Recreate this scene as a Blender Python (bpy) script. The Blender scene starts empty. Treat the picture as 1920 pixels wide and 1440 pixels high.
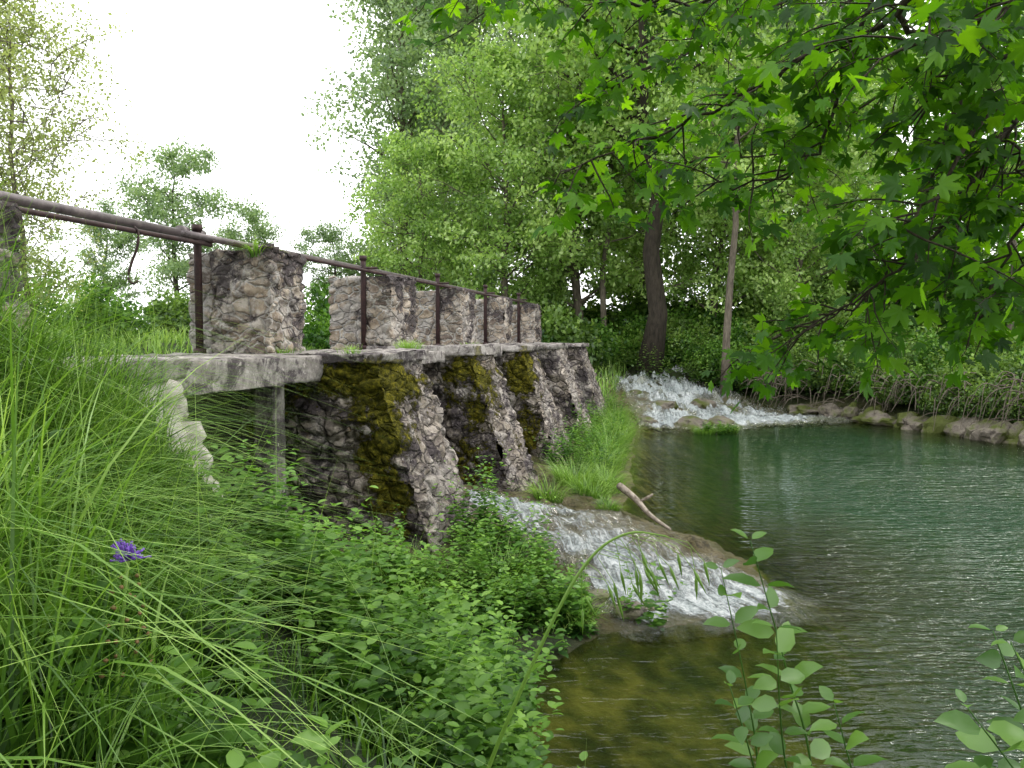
import bpy, bmesh, math, random
import numpy as np
from mathutils import Vector, noise
rng=np.random.default_rng(11); random.seed(5)
SC=bpy.context.scene; COL=SC.collection
CA,SA=math.cos(math.radians(13.4)),math.sin(math.radians(13.4))
def D(s,t,z): return (SA*s+CA*t, CA*s-SA*t, z)

# ------------------------------------------------------------ helpers
def tag(o,label=None,cat=None,group=None,kind=None):
    if label:o["label"]=label
    if cat:o["category"]=cat
    if group:o["group"]=group
    if kind:o["kind"]=kind
    return o
def npmesh(name,V,F,mat,smooth=False,**attrs):
    V=np.asarray(V,dtype=np.float32).reshape(-1,3); F=np.asarray(F,dtype=np.int32)
    me=bpy.data.meshes.new(name); k=F.shape[1]
    me.vertices.add(len(V)); me.vertices.foreach_set("co",V.ravel())
    me.loops.add(F.size); me.loops.foreach_set("vertex_index",F.ravel())
    me.polygons.add(len(F)); me.polygons.foreach_set("loop_start",np.arange(0,F.size,k,dtype=np.int32))
    me.polygons.foreach_set("loop_total",np.full(len(F),k,dtype=np.int32))
    me.update(calc_edges=True)
    if smooth: me.polygons.foreach_set("use_smooth",np.ones(len(F),dtype=bool))
    for a,v in attrs.items():
        at=me.attributes.new(a,'FLOAT','POINT'); at.data.foreach_set("value",np.asarray(v,dtype=np.float32))
    me.materials.append(mat); return me
def ob(name,me,parent=None,loc=None):
    o=bpy.data.objects.new(name,me); COL.objects.link(o)
    if loc is not None:o.location=loc
    if parent:o.parent=parent
    return o
class Buf:
    def __init__(s): s.V=[];s.F=[];s.T=[];s.n=0
    def add(s,V,F,T=None):
        V=np.asarray(V).reshape(-1,3); s.V.append(V); s.F.append(np.asarray(F)+s.n)
        s.T.append(np.full(len(V),.5) if T is None else np.asarray(T)); s.n+=len(V)
    def mesh(s,name,mat,smooth=False): return npmesh(name,np.concatenate(s.V),np.concatenate(s.F),mat,smooth,tint=np.concatenate(s.T))
def tube(buf,P,R,n=6,tint=.5,cap=True):
    P=np.asarray(P,float); R=np.broadcast_to(np.asarray(R,float),(len(P),))
    T=np.gradient(P,axis=0); T/=np.linalg.norm(T,axis=1)[:,None]+1e-9
    up=np.array([0,0,1.]) if abs(T[0,2])<.9 else np.array([1.,0,0])
    A=np.cross(T,up); A/=np.linalg.norm(A,axis=1)[:,None]+1e-9; B=np.cross(T,A)
    a=np.arange(n)*2*math.pi/n
    V=P[:,None]+R[:,None,None]*(np.cos(a)[None,:,None]*A[:,None]+np.sin(a)[None,:,None]*B[:,None])
    m=len(P);i=np.arange(m-1)[:,None]*n;j=np.arange(n)[None];j2=(j+1)%n
    F=np.stack([i+j,i+j2,i+n+j2,i+n+j],-1).reshape(-1,4)
    V=V.reshape(-1,3)
    if cap and n%2==0:
        V=np.vstack([V,P[:1],P[-1:]]);c0=m*n;c1=c0+1
        ex=[]
        for q in range(0,n,2):
            ex.append([c0,(q+2)%n,(q+1)%n,q]); b=(m-1)*n
            ex.append([c1,b+q,b+(q+1)%n,b+(q+2)%n])
        F=np.vstack([F,np.array(ex)])
    buf.add(V,F,np.full(len(V),tint))
def smooth_path(P,k=6):
    P=np.asarray(P,float); n=len(P); out=[]
    Q=np.vstack([2*P[0]-P[1],P,2*P[-1]-P[-2]])
    for i in range(n-1):
        p0,p1,p2,p3=Q[i:i+4]
        for u in np.arange(k)/k:
            out.append(.5*((2*p1)+(-p0+p2)*u+(2*p0-5*p1+4*p2-p3)*u*u+(-p0+3*p1-3*p2+p3)*u**3))
    out.append(P[-1]); return np.array(out)
def unit(a): return a/(np.linalg.norm(a,axis=-1,keepdims=True)+1e-9)
def inst(buf,tV,tF,P,A,N,S,T):
    A=unit(A);X=unit(np.cross(A,N));N2=np.cross(X,A);S=np.asarray(S)
    V=P[:,None]+S[:,None,None]*(tV[None,:,0:1]*X[:,None]+tV[None,:,1:2]*A[:,None]+tV[None,:,2:3]*N2[:,None])
    k=len(tV); F=(tF[None]+(np.arange(len(P))*k)[:,None,None]).reshape(-1,tF.shape[1])
    buf.add(V,F,np.repeat(T,k))
DIA_V=np.array([[0,0,0],[.33,.45,.06],[0,1,0],[-.33,.45,.06]]);DIA_F=np.array([[0,1,2,3]])
OV_V=np.array([[0,0,0],[0,.33,-.03],[0,.7,-.05],[0,1,-.16],[.24,.2,.05],[.3,.48,.05],[.17,.8,-.02],[-.24,.2,.05],[-.3,.48,.05],[-.17,.8,-.02]])
OV_F=np.array([[0,4,1],[4,5,1],[1,5,2],[5,6,2],[2,6,3],[0,1,7],[7,1,8],[1,2,8],[8,2,9],[2,3,9]])
def sstep(x,a,b):
    u=np.clip((x-a)/(b-a),0,1);return u*u*(3-2*u)
def vnoise(x,y,seed=0):
    xi=np.floor(x).astype(np.int64);yi=np.floor(y).astype(np.int64);fx=x-xi;fy=y-yi
    def h(a,b):
        n=(a*374761393+b*668265263+seed*974711)&0x7fffffff
        n=((n^(n>>13))*1274126177)&0x7fffffff
        return ((n^(n>>16))&0xffff)/65535.
    fx=fx*fx*(3-2*fx);fy=fy*fy*(3-2*fy)
    return (h(xi,yi)*(1-fx)+h(xi+1,yi)*fx)*(1-fy)+(h(xi,yi+1)*(1-fx)+h(xi+1,yi+1)*fx)*fy
def fbm(x,y,seed=0,o=3):
    r=0;a=.5
    for i in range(o): r=r+a*(vnoise(x*2**i,y*2**i,seed+i)-.5);a*=.5
    return r

# ------------------------------------------------------------ materials
class M:
    def __init__(s,name):
        s.m=bpy.data.materials.new(name);s.m.use_nodes=True;s.t=s.m.node_tree;s.t.nodes.clear()
        s.out=s.n('ShaderNodeOutputMaterial')
    def n(s,ty,ins=None,**kw):
        n=s.t.nodes.new(ty)
        for k,v in kw.items(): setattr(n,k,v)
        if ins:
            for k,v in ins.items(): s.l(v,n.inputs[k])
        return n
    def l(s,v,inp):
        if isinstance(v,bpy.types.NodeSocket): s.t.links.new(v,inp)
        elif isinstance(v,(tuple,list)) and len(v)==3 and inp.type=='RGBA': inp.default_value=(*v,1)
        else: inp.default_value=v
    def mix(s,f,a,b,mode='MIX'):
        n=s.n('ShaderNodeMix',data_type='RGBA',blend_type=mode);s.l(f,n.inputs[0]);s.l(a,n.inputs[6]);s.l(b,n.inputs[7]);return n.outputs[2]
    def math(s,op,a,b=0.,clamp=False):
        n=s.n('ShaderNodeMath',operation=op,use_clamp=clamp);s.l(a,n.inputs[0]);s.l(b,n.inputs[1]);return n.outputs[0]
    def ramp(s,f,stops,interp='LINEAR'):
        n=s.n('ShaderNodeValToRGB');s.l(f,n.inputs[0]);cr=n.color_ramp;cr.interpolation=interp
        while len(cr.elements)<len(stops): cr.elements.new(.5)
        for e,(p,c) in zip(cr.elements,stops):
            e.position=p; e.color=(*c,1) if isinstance(c,(tuple,list)) else (c,c,c,1)
        return n.outputs[0]
    def pos(s): return s.n('ShaderNodeNewGeometry').outputs['Position']
    def noise(s,vec,scale,detail=4,rough=.6,dist=0.):
        return s.n('ShaderNodeTexNoise',{'Vector':vec,'Scale':scale,'Detail':detail,'Roughness':rough,'Distortion':dist}).outputs[0]
    def attr(s,a): return s.n('ShaderNodeAttribute',attribute_name=a).outputs['Fac']
    def mapping(s,vec,scale=(1,1,1),rot=(0,0,0)):
        return s.n('ShaderNodeMapping',{'Vector':vec,'Scale':scale,'Rotation':rot}).outputs[0]
    def warp(s,vec,scale,amt):
        c=s.n('ShaderNodeTexNoise',{'Vector':vec,'Scale':scale,'Detail':3}).outputs[1]
        a=s.n('ShaderNodeVectorMath',{0:c,1:(.5,.5,.5)},operation='SUBTRACT').outputs[0]
        b=s.n('ShaderNodeVectorMath',{0:a},operation='SCALE');b.inputs[3].default_value=amt
        return s.n('ShaderNodeVectorMath',{0:vec,1:b.outputs[0]},operation='ADD').outputs[0]
    def bump(s,h,strength=.5,dist=.02):
        return s.n('ShaderNodeBump',{'Height':h,'Strength':strength,'Distance':dist}).outputs[0]
    def bsdf(s,col,rough=.8,normal=None,spec=.3,metal=0.):
        n=s.n('ShaderNodeBsdfPrincipled',{'Base Color':col,'Roughness':rough,'Metallic':metal,'Specular IOR Level':spec})
        if normal is not None:s.l(normal,n.inputs['Normal'])
        return n.outputs[0]
    def done(s,sh): s.l(sh,s.out.inputs[0]);return s.m

def leaf_mat(name,c0,c1,c2,trans=.45,gloss=.04,big=.35,tm=(1.12,1.17,.65)):
    m=M(name);t=m.attr('tint');p=m.pos()
    nz=m.noise(p,big,2)
    f=m.math('ADD',t,m.math('MULTIPLY',m.math('SUBTRACT',nz,.5),.9),True)
    col=m.ramp(f,[(0,c0),(.5,c1),(1,c2)])
    d=m.n('ShaderNodeBsdfDiffuse',{'Color':col}).outputs[0]
    tc=m.mix(1.,col,tm,'MULTIPLY')
    tr=m.n('ShaderNodeBsdfTranslucent',{'Color':tc}).outputs[0]
    a=m.n('ShaderNodeMixShader',{0:trans,1:d,2:tr}).outputs[0]
    g=m.n('ShaderNodeBsdfGlossy',{'Color':(.8,.9,.8),'Roughness':.4}).outputs[0]
    return m.done(m.n('ShaderNodeMixShader',{0:gloss,1:a,2:g}).outputs[0])
LF_POP=leaf_mat('poplar_leaf',(.14,.21,.11),(.28,.40,.20),(.44,.56,.30),.5)
LF_BRT=leaf_mat('bright_leaf',(.12,.22,.05),(.33,.50,.13),(.56,.71,.26),.52)
LF_AIR=leaf_mat('airy_leaf',(.20,.25,.09),(.37,.43,.16),(.50,.55,.26),.5)
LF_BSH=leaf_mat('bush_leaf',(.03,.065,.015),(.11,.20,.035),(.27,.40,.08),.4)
LF_MAP=leaf_mat('maple_leaf',(.014,.052,.005),(.05,.155,.010),(.16,.36,.02),.58,.02,1.5,(1.7,1.6,.4))
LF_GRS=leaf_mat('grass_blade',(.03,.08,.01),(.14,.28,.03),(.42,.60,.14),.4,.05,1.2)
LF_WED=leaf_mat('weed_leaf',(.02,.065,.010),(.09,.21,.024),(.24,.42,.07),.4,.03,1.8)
LF_SHR=leaf_mat('shoot_leaf',(.04,.11,.02),(.10,.22,.035),(.22,.38,.08),.45,.05,1.5)

def bark(name,c0,c1,sc=8):
    m=M(name);p=m.mapping(m.pos(),(sc,sc,sc*.25));n=m.noise(p,1.5,5,.7)
    return m.done(m.bsdf(m.ramp(n,[(.3,c0),(.7,c1)]),.9,m.bump(n,.8,.03)))
BARK=bark('bark',(.05,.04,.03),(.20,.17,.13));BARKD=bark('dark_bark',(.012,.010,.008),(.06,.048,.035))
TWIG=bark('twig_bark',(.02,.016,.01),(.08,.065,.04),30)

def stone_mat(name,mort,stones,dark,moss_amt,skim,joint_dark=0.,flat=False,gk=.11,pal=(.22,.5),sc=5.2):
    m=M(name);p=m.pos();shade_grime=m.attr('shade_grime')  # attribute carries painted shade of buttress near faces and weathering of blocks
    n1=m.noise(p,9,7,.7);nf=m.noise(p,34,5,.75)
    if not flat:
        q=m.mapping(m.warp(p,4,.20),(1,1,1.6))
        v1=m.n('ShaderNodeTexVoronoi',{'Vector':q,'Scale':sc,'Randomness':1.});rnd=m.n('ShaderNodeSeparateColor',{0:v1.outputs['Color']}).outputs[0]
        ed=m.n('ShaderNodeTexVoronoi',{'Vector':q,'Scale':sc},feature='DISTANCE_TO_EDGE').outputs['Distance']
        stone=m.ramp(rnd,stones)
        stone=m.mix(.45,stone,m.ramp(n1,[(.34,(.06,.05,.05)),(.5,(.28,.24,.20)),(.66,(.66,.58,.49))]))
        e=m.ramp(m.math('ADD',ed,m.math('MULTIPLY',m.math('SUBTRACT',nf,.5),.12)),[(.025,0.),(.075,1.)])
        mc_=m.mix(m.ramp(nf,[(.35,.65),(.6,0.)]),mort,(.10,.085,.08))
        if joint_dark: mc_=m.mix(joint_dark,mc_,(.03,.025,.025))
        col=m.mix(e,mc_,stone)
    else: col=m.ramp(n1,[(.3,(pal[0],pal[0]*.88,pal[0]*.8)),(.65,(pal[1],pal[1]*.92,pal[1]*.85))])
    sk=m.ramp(m.noise(p,2.1,7,.7,.4),[(.50,0.),(.545,1.)])
    col=m.mix(m.math('MULTIPLY',sk,skim),col,m.ramp(n1,[(.3,(.25,.22,.22)),(.65,(.58,.55,.51))]))
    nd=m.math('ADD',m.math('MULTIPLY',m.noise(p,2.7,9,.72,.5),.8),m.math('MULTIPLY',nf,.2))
    nd=m.math('ADD',nd,m.math('MULTIPLY',shade_grime,gk))
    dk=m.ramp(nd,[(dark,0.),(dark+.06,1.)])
    col=m.mix(m.math('MULTIPLY',dk,.9),col,m.ramp(nf,[(.3,(.022,.018,.021)),(.7,(.10,.083,.09))]))
    wl=m.ramp(m.math('SUBTRACT',m.noise(p,14,4,.65),m.math('MULTIPLY',shade_grime,.03)),[(.62,0.),(.66,1.)])
    col=m.mix(m.math('MULTIPLY',wl,.7),col,(.52,.47,.44))
    yl=m.ramp(m.noise(p,6.3,6,.75),[(.62,0.),(.70,1.)])
    col=m.mix(m.math('MULTIPLY',yl,.45),col,(.36,.23,.09))
    ms=m.ramp(m.math('ADD',m.noise(p,3.4,10,.8,.3),m.attr('moss')),[(.79,0.),(.84,1.)])
    mc=m.ramp(m.noise(p,20,4,.75),[(.3,(.014,.016,.004)),(.5,(.085,.080,.010)),(.72,(.27,.23,.02))])
    ms=m.math('MULTIPLY',ms,moss_amt)
    col=m.mix(ms,col,mc)
    h=m.math('ADD',m.math('MULTIPLY',n1,.5),m.math('MULTIPLY',nf,.45))
    if not flat: h=m.math('ADD',h,m.math('MULTIPLY',m.math('MINIMUM',ed,.12),5.))
    h=m.math('ADD',h,m.math('MULTIPLY',ms,.5))
    return m.done(m.bsdf(col,.93,m.bump(h,1.,.03 if flat else .055),.12))
ST1=[(0,(.14,.10,.085)),(.25,(.50,.39,.28)),(.45,(.24,.18,.14)),(.7,(.60,.50,.39)),(1,(.28,.24,.2))]
ST2=[(0,(.08,.07,.065)),(.3,(.30,.25,.20)),(.5,(.11,.095,.088)),(.75,(.60,.52,.45)),(1,(.17,.14,.125))]
STONE=stone_mat('rubble_stone',(.58,.55,.50),ST1,.505,1.,.55)
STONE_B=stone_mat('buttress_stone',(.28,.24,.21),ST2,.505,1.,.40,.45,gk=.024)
CONC=stone_mat('pale_concrete',(.58,.56,.52),ST1,.60,.25,.8,0.,True,pal=(.30,.58))
REAR=stone_mat('mortared_rubble',(.62,.60,.57),ST1,.56,.25,.8)
SLAB=stone_mat('slab_stone',(.40,.37,.34),ST1,.485,.7,.35,0.,True,pal=(.13,.36))

m=M('rusty_iron');n=m.noise(m.pos(),14,5,.7)
IRON=m.done(m.bsdf(m.ramp(n,[(.3,(.02,.012,.013)),(.6,(.055,.028,.027)),(.8,(.12,.06,.05))]),.65,m.bump(n,.4,.01),.4,.2))
m=M('worn_steel_pipe');n=m.noise(m.pos(),9,5,.7)
STEEL=m.done(m.bsdf(m.ramp(n,[(.3,(.05,.038,.042)),(.6,(.14,.115,.115)),(.8,(.25,.2,.19))]),.45,m.bump(n,.3,.01),.5,.3))
m=M('driftwood');n=m.noise(m.mapping(m.pos(),(30,6,30)),1,4,.7)
DRIFT=m.done(m.bsdf(m.ramp(n,[(.3,(.09,.07,.05)),(.7,(.40,.34,.28))]),.85,m.bump(n,.6,.02)))
m=M('river_rock');p=m.pos();n=m.noise(p,4,7,.7)
ROCK=m.done(m.bsdf(m.mix(m.ramp(m.noise(p,2,4),[(.46,0.),(.58,1.)]),m.ramp(n,[(.3,(.04,.032,.025)),(.7,(.30,.26,.21))]),(.07,.085,.015)),.7,m.bump(n,.9,.08)))

# ------------------------------------------------------------ terrain
POOL=np.array([(4,-1),(2.6,1.0),(1.4,1.6),(.5,2.5),(.12,3.4),(.1,4.2),(.1,5.0),(.2,5.6),(.73,6.05),(1.44,6.3),(2.0,6.7),(2.33,7.3),(2.5,8.1),(2.3,9.0),(1.75,9.8),(1.53,10.6),(1.9,12.5),(2.45,15.8),(2.9,18.6),(3.3,19.6),(4.6,20.6),(6.2,22.6),(8.35,24.0),(10.1,20.5),(11.1,17.4),(12.5,13),(14,5),(18,-6),(9,-14),(5,-6)])
def sdist(x,y):
    sh=x.shape;x=x.ravel();y=y.ravel();d=np.full(x.shape,1e9);ins=np.zeros(x.shape,bool)
    n=len(POOL)
    for i in range(n):
        ax,ay=POOL[i];bx,by=POOL[(i+1)%n];ex,ey=bx-ax,by-ay
        u=np.clip(((x-ax)*ex+(y-ay)*ey)/(ex*ex+ey*ey),0,1)
        d=np.minimum(d,np.hypot(x-ax-u*ex,y-ay-u*ey))
        c=((ay>y)!=(by>y))&(x<(bx-ax)*(y-ay)/((by-ay) if by!=ay else 1e-9)+ax);ins^=c
    return np.where(ins,-d,d).reshape(sh)
def height(x,y):
    x=np.asarray(x,float);y=np.asarray(y,float)
    s=SA*x+CA*y;t=CA*x-SA*y
    d=sdist(x,y)+.30*fbm(x*1.6,y*1.6,3)
    do=np.maximum(d,0);di=np.maximum(-d,0)
    shelf=np.exp(-((x-.9)**2+(y-4.6)**2)/1.6)
    bed=-.05-1.5*(1-np.exp(-di/(1.9+4*shelf)))
    near=2.1*np.tanh(.45*do)+.02*do+.26*sstep(-t,1.9,2.9)*sstep(s,1.2,2.2)
    apron=.60*np.tanh(.42*do)
    fall=1.35*np.tanh(.2*do)
    far=.8*np.tanh(.7*do)+.7*sstep(do,2,14)
    w=sstep(s,4.9,3.5);ww=sstep(s,19.8,21.2)*(1-sstep(t,1.2,3.))
    wf=sstep(s,21,23)*sstep(t,1.2,3.)+sstep(t,6,8)*(1-sstep(s,21,23))
    wf=np.clip(wf,0,1)
    o=apron*(1-w)+near*w; o=o*(1-ww)+fall*ww; o=o*(1-wf)+far*wf
    up=sstep(s,4.3,5.2)*sstep(-t,4.2,4.8)*(1-sstep(s,27,30))
    o=o*(1-up)+up*(.95+1.2*sstep(-t,9,13))
    o=np.where(s>28,np.maximum(o,1.2+.5*sstep(s,28,36)),o)
    z=np.where(d>0,o,bed)
    rk=sstep(s,5.8,6.6)*(1-sstep(t,2.5,4))
    rid=np.abs(fbm(x*2.1+.4*fbm(y*3,x*3,5),y*3.2,17,5))
    z=z+.10*fbm(x*2.3,y*2.3,7,4)*np.clip(np.abs(d)*2,0,1)+rk*np.clip(d*1.5,0,1)*(.46*rid-.06)*np.clip(1+(s-20)*.25,1,2.2)
    st=.11 # stepped limestone ledges on the apron
    zs=np.floor(z/st)*st+st*sstep(z/st-np.floor(z/st),.55,.95)
    z=np.where((d>.05)&(rk>0),z+(zs-z)*.65*rk,z)
    return z
N=400;u=np.linspace(-1,1,N);k=6.4;A=300/math.sinh(k)
gx,gy=np.meshgrid(1.0+A*np.sinh(k*u),7.3+A*np.sinh(k*u));gz=height(gx,gy)
i=np.arange(N-1);q=(i[:,None]*N+i[None]).ravel();F=np.stack([q,q+1,q+N+1,q+N],-1)
gs=SA*gx+CA*gy;gt=CA*gx-SA*gy;gd=sdist(gx,gy)
rock=sstep(gs,5.8,6.4)*(1-sstep(gs,24,27))*sstep(gt,-4.,-3.)*(gd>-9)*(1-sstep(gt,3,6))
m=M('ground_soil');p=m.pos();n=m.noise(p,3,7,.7);n2=m.noise(p,.6,4)
soil=m.mix(m.ramp(n2,[(.35,0.),(.6,1.)]),m.ramp(n,[(.3,(.015,.012,.008)),(.7,(.05,.04,.022))]),m.ramp(n,[(.3,(.018,.035,.008)),(.7,(.05,.09,.02))]))
nn=m.noise(p,6,10,.78,.3)
lime=m.ramp(nn,[(.32,(.015,.013,.008)),(.42,(.08,.064,.03)),(.50,(.22,.18,.09)),(.58,(.14,.13,.105)),(.70,(.44,.39,.28))])
lime=m.mix(m.ramp(m.noise(p,1.9,8,.75),[(.48,0.),(.56,.8)]),lime,m.ramp(nn,[(.35,(.02,.024,.007)),(.65,(.13,.12,.02))]))
bv=m.n('ShaderNodeTexVoronoi',{'Vector':m.warp(p,3,.3),'Scale':4.5}).outputs['Distance']
bedc=m.ramp(m.math('ADD',m.math('MULTIPLY',m.noise(p,1.6,6,.7),.8),m.math('MULTIPLY',bv,.35)),[(.38,(.016,.020,.004)),(.55,(.09,.085,.018)),(.75,(.30,.25,.07))])
zz=m.n('ShaderNodeSeparateXYZ',{0:p}).outputs[2]
c=m.mix(m.attr('rock'),soil,lime);c=m.mix(m.ramp(m.math('ADD',zz,.5),[(.46,1.),(.52,0.)]),c,bedc)
GROUND=m.done(m.bsdf(c,m.ramp(m.attr('rock'),[(0.,.9),(1.,.45)]),m.bump(m.math('ADD',n,m.math('ADD',nn,m.noise(p,18,6,.75))),1.,.10),.35))
g=ob('ground',npmesh('ground',np.stack([gx,gy,gz],-1),F,GROUND,True,rock=rock.ravel()));tag(g,kind='structure')

def grid(x0,x1,y0,y1,nx,ny,z):
    X,Y=np.meshgrid(np.linspace(x0,x1,nx),np.linspace(y0,y1,ny));i=np.arange(ny-1)[:,None]*nx+np.arange(nx-1)[None];q=i.ravel()
    return X,Y,np.stack([X,Y,np.full_like(X,z)],-1),np.stack([q,q+1,q+nx+1,q+nx],-1)
X,Y,V,F=grid(-3,24,-12,28,260,380,0.)
dep=np.clip(-height(X,Y)/1.2,0,1)
rip=np.clip(.18+1.6*sstep(X-.18*Y,.8,3.4)*(1-.80*sstep(Y,9,17)),0,1.8)
def water_mat(name,deep):
    m=M(name);p=m.pos()
    w1=m.noise(m.mapping(p,(2.0,7.5,1),(0,0,.12)),1.,2,.5,.5);w2=m.noise(m.mapping(p,(8,24,1),(0,0,-.15)),1.,2,.5,.5);w3=m.noise(p,.45,2)
    h=m.math('ADD',w1,m.math('MULTIPLY',w2,.42));h=m.math('MULTIPLY',h,m.math('MULTIPLY',m.attr('rip'),m.ramp(w3,[(.35,.4),(.65,1.)])))
    nr=m.bump(h,1.,.12)
    d=m.attr('depth')
    tr=m.n('ShaderNodeBsdfTransparent',{'Color':(.82,.90,.64)}).outputs[0]
    df=m.n('ShaderNodeBsdfDiffuse',{'Color':m.mix(m.ramp(d,[(.35,0.),(1.,1.)]),(.022,.038,.006),deep)}).outputs[0]
    a=m.n('ShaderNodeMixShader',{0:m.ramp(d,[(.18,.0),(.65,.55),(.97,1.)]),1:tr,2:df}).outputs[0]
    g=m.n('ShaderNodeBsdfGlossy',{'Color':(.94,.98,.96),'Roughness':.01,'Normal':nr}).outputs[0]
    fr=m.n('ShaderNodeFresnel',{'IOR':1.35,'Normal':nr}).outputs[0]
    return m.done(m.n('ShaderNodeMixShader',{0:fr,1:a,2:g}).outputs[0])
WATER=water_mat('river_water',(.006,.030,.010))
tag(ob('water',npmesh('water',V,F,WATER,True,depth=dep.ravel(),rip=rip.ravel())),kind='structure')
V=np.array([D(4.6,-14,1.22),D(4.6,-4.35,1.22),D(30,-4.35,1.22),D(30,-14,1.22)])
tag(ob('upstream_water',npmesh('upstream_water',V,[[0,1,2,3]],WATER,False,depth=[1]*4,rip=[.4]*4)),kind='structure')

# cascades
m=M('white_water');uv=m.n('ShaderNodeUVMap').outputs[0];p=m.pos()
uvw=m.warp(uv,4,.06)
a1=m.noise(m.mapping(uvw,(22,4.,1)),1.,6,.75,.6);a2=m.noise(p,24,5,.75);a3=m.noise(m.mapping(uvw,(7,3,1)),1.,4,.6)
f=m.math('ADD',m.math('ADD',m.math('MULTIPLY',a1,.5),m.math('ADD',m.math('MULTIPLY',a2,.25),m.math('MULTIPLY',a3,.35))),m.math('MULTIPLY',m.math('SUBTRACT',m.attr('foam'),.5),.5))
f=m.ramp(f,[(.53,0.),(.60,.5),(.68,.97)])
wh=m.bsdf(m.ramp(m.math('ADD',m.math('MULTIPLY',a1,.5),m.math('MULTIPLY',a2,.5)),[(.40,(.16,.20,.20)),(.5,(.5,.55,.56)),(.6,(.88,.9,.9))]),.35,m.bump(m.math('ADD',a1,a2),1.,.08),.5)
tr=m.n('ShaderNodeBsdfTransparent',{'Color':(.85,.85,.78)}).outputs[0]
gl=m.n('ShaderNodeBsdfGlossy',{'Color':(1,1,1),'Roughness':.06,'Normal':m.bump(m.math('ADD',a1,a2),1.,.06)}).outputs[0]
wet=m.n('ShaderNodeMixShader',{0:m.math('MULTIPLY',.12,m.ramp(m.attr('foam'),[(.0,0.),(.25,1.)])),1:tr,2:gl}).outputs[0]
FOAM=m.done(m.n('ShaderNodeMixShader',{0:f,1:wet,2:wh}).outputs[0])
def cascade(name,L,R,bias,lift=.03,nu=90,nv=60,amp=.05,seed=0):
    L=smooth_path(np.array(L),12);R=smooth_path(np.array(R),12)
    def res(P,n):
        q=np.linspace(0,len(P)-1,n);return np.stack([np.interp(q,np.arange(len(P)),P[:,j]) for j in range(2)],-1)
    L=res(L,nu);R=res(R,nu);v=np.linspace(0,1,nv)
    XY=L[:,None]*(1-v)[None,:,None]+R[:,None]*v[None,:,None]
    x,y=XY[...,0],XY[...,1];z=np.maximum(height(x,y),-.01)+lift+amp*fbm(x*7,y*7,seed,4)+amp*.9*fbm(x*24,y*24,seed+9,2)
    uu=np.linspace(0,1,nu)[:,None]+0*x;vv=v[None]+0*x
    foam=np.interp(uu,np.linspace(0,1,len(bias)),bias)*np.clip(np.minimum(vv*6,(1-vv)*3.),0,1)**.6*np.clip(uu*20,0,1)*np.clip((1-uu)*6,0,1)
    foam=foam+.9*fbm(x*2.2,y*2.2,seed+3)*(foam>.05)
    i=np.arange(nu-1)[:,None]*nv+np.arange(nv-1)[None];q=i.ravel();F=np.stack([q,q+1,q+nv+1,q+nv],-1)
    me=npmesh(name,np.stack([x,y,z],-1),F,FOAM,True,foam=foam.ravel())
    ul=me.uv_layers.new(name='UVMap');UV=np.stack([vv.ravel(),uu.ravel()],-1)[F.ravel()];ul.data.foreach_set('uv',UV.astype(np.float32).ravel())
    o=ob(name,me);tag(o,kind='structure');return o
cascade('water_cascade',[(-.75,8.9),(-.25,8.2),(.22,7.3),(.62,6.5),(.95,5.8)],[(-.4,9.8),(.6,9.4),(1.5,8.5),(2.3,7.5),(3.0,6.4)],[.60,.70,.50,.58,.95,.5],seed=4,nu=140,nv=100)
cascade('water_rapids',[(2.6,26),(3.0,23.5),(3.1,21.5),(3.1,20.2),(3.3,19.0)],[(6.6,28.5),(6.9,26.2),(7.7,24.8),(9.0,23.4),(10.6,21.4)],[.62,.74,.52,.74,.95,.4],lift=.05,amp=.24,nu=150,nv=130,seed=8)

# ------------------------------------------------------------ stonework
def stone_box(C,mat,res=.03,amp=.03,sc=(4.6,4.6,7.2),moss=None,rough=.02,name='block',shade_grime=None):
    C=np.array([D(*c) for c in C])
    bm=bmesh.new()
    for f in [(0,1,5,4),(1,2,6,5),(2,3,7,6),(3,0,4,7),(4,5,6,7),(3,2,1,0)]:
        a,b,c,d=C[list(f)]
        nu=max(2,int(max(np.linalg.norm(b-a),np.linalg.norm(c-d))/res));nv=max(2,int(max(np.linalg.norm(d-a),np.linalg.norm(c-b))/res))
        nu=min(nu,90);nv=min(nv,90)
        g=[[bm.verts.new(((a*(1-u)+b*u)*(1-v)+(d*(1-u)+c*u)*v)) for u in np.linspace(0,1,nu+1)] for v in np.linspace(0,1,nv+1)]
        for j in range(nv):
            for i in range(nu): bm.faces.new((g[j][i],g[j][i+1],g[j+1][i+1],g[j+1][i]))
    bmesh.ops.remove_doubles(bm,verts=bm.verts,dist=res*.3)
    bm.normal_update();ms=[];off=[];gr=[]
    for v in bm.verts:
        p=v.co;q=Vector((p.x*sc[0],p.y*sc[1],p.z*sc[2]))+noise.noise_vector(p*2.7)*.7
        dd,pp=noise.voronoi(q);e=dd[1]-dd[0]
        cr=(math.sin(pp[0].x*12.9+pp[0].y*78.2+pp[0].z*37.7)*43758.5)%1.
        h=amp*(min(e*3,1)-.6)*(.5+cr)+rough*noise.fractal(p*3.1,.8,2.,4)
        off.append(v.normal*h);ms.append(moss(p) if moss else .0);gr.append(shade_grime(p) if shade_grime else 0.)
    for v,o_ in zip(bm.verts,off): v.co+=o_
    me=bpy.data.meshes.new(name);bm.to_mesh(me);bm.free()
    for a,vals in (('moss',ms),('shade_grime',gr)):
        at=me.attributes.new(a,'FLOAT','POINT');at.data.foreach_set('value',np.array(vals,dtype=np.float32))
    me.polygons.foreach_set('use_smooth',np.ones(len(me.polygons),dtype=bool))
    me.materials.append(mat);return me
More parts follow.
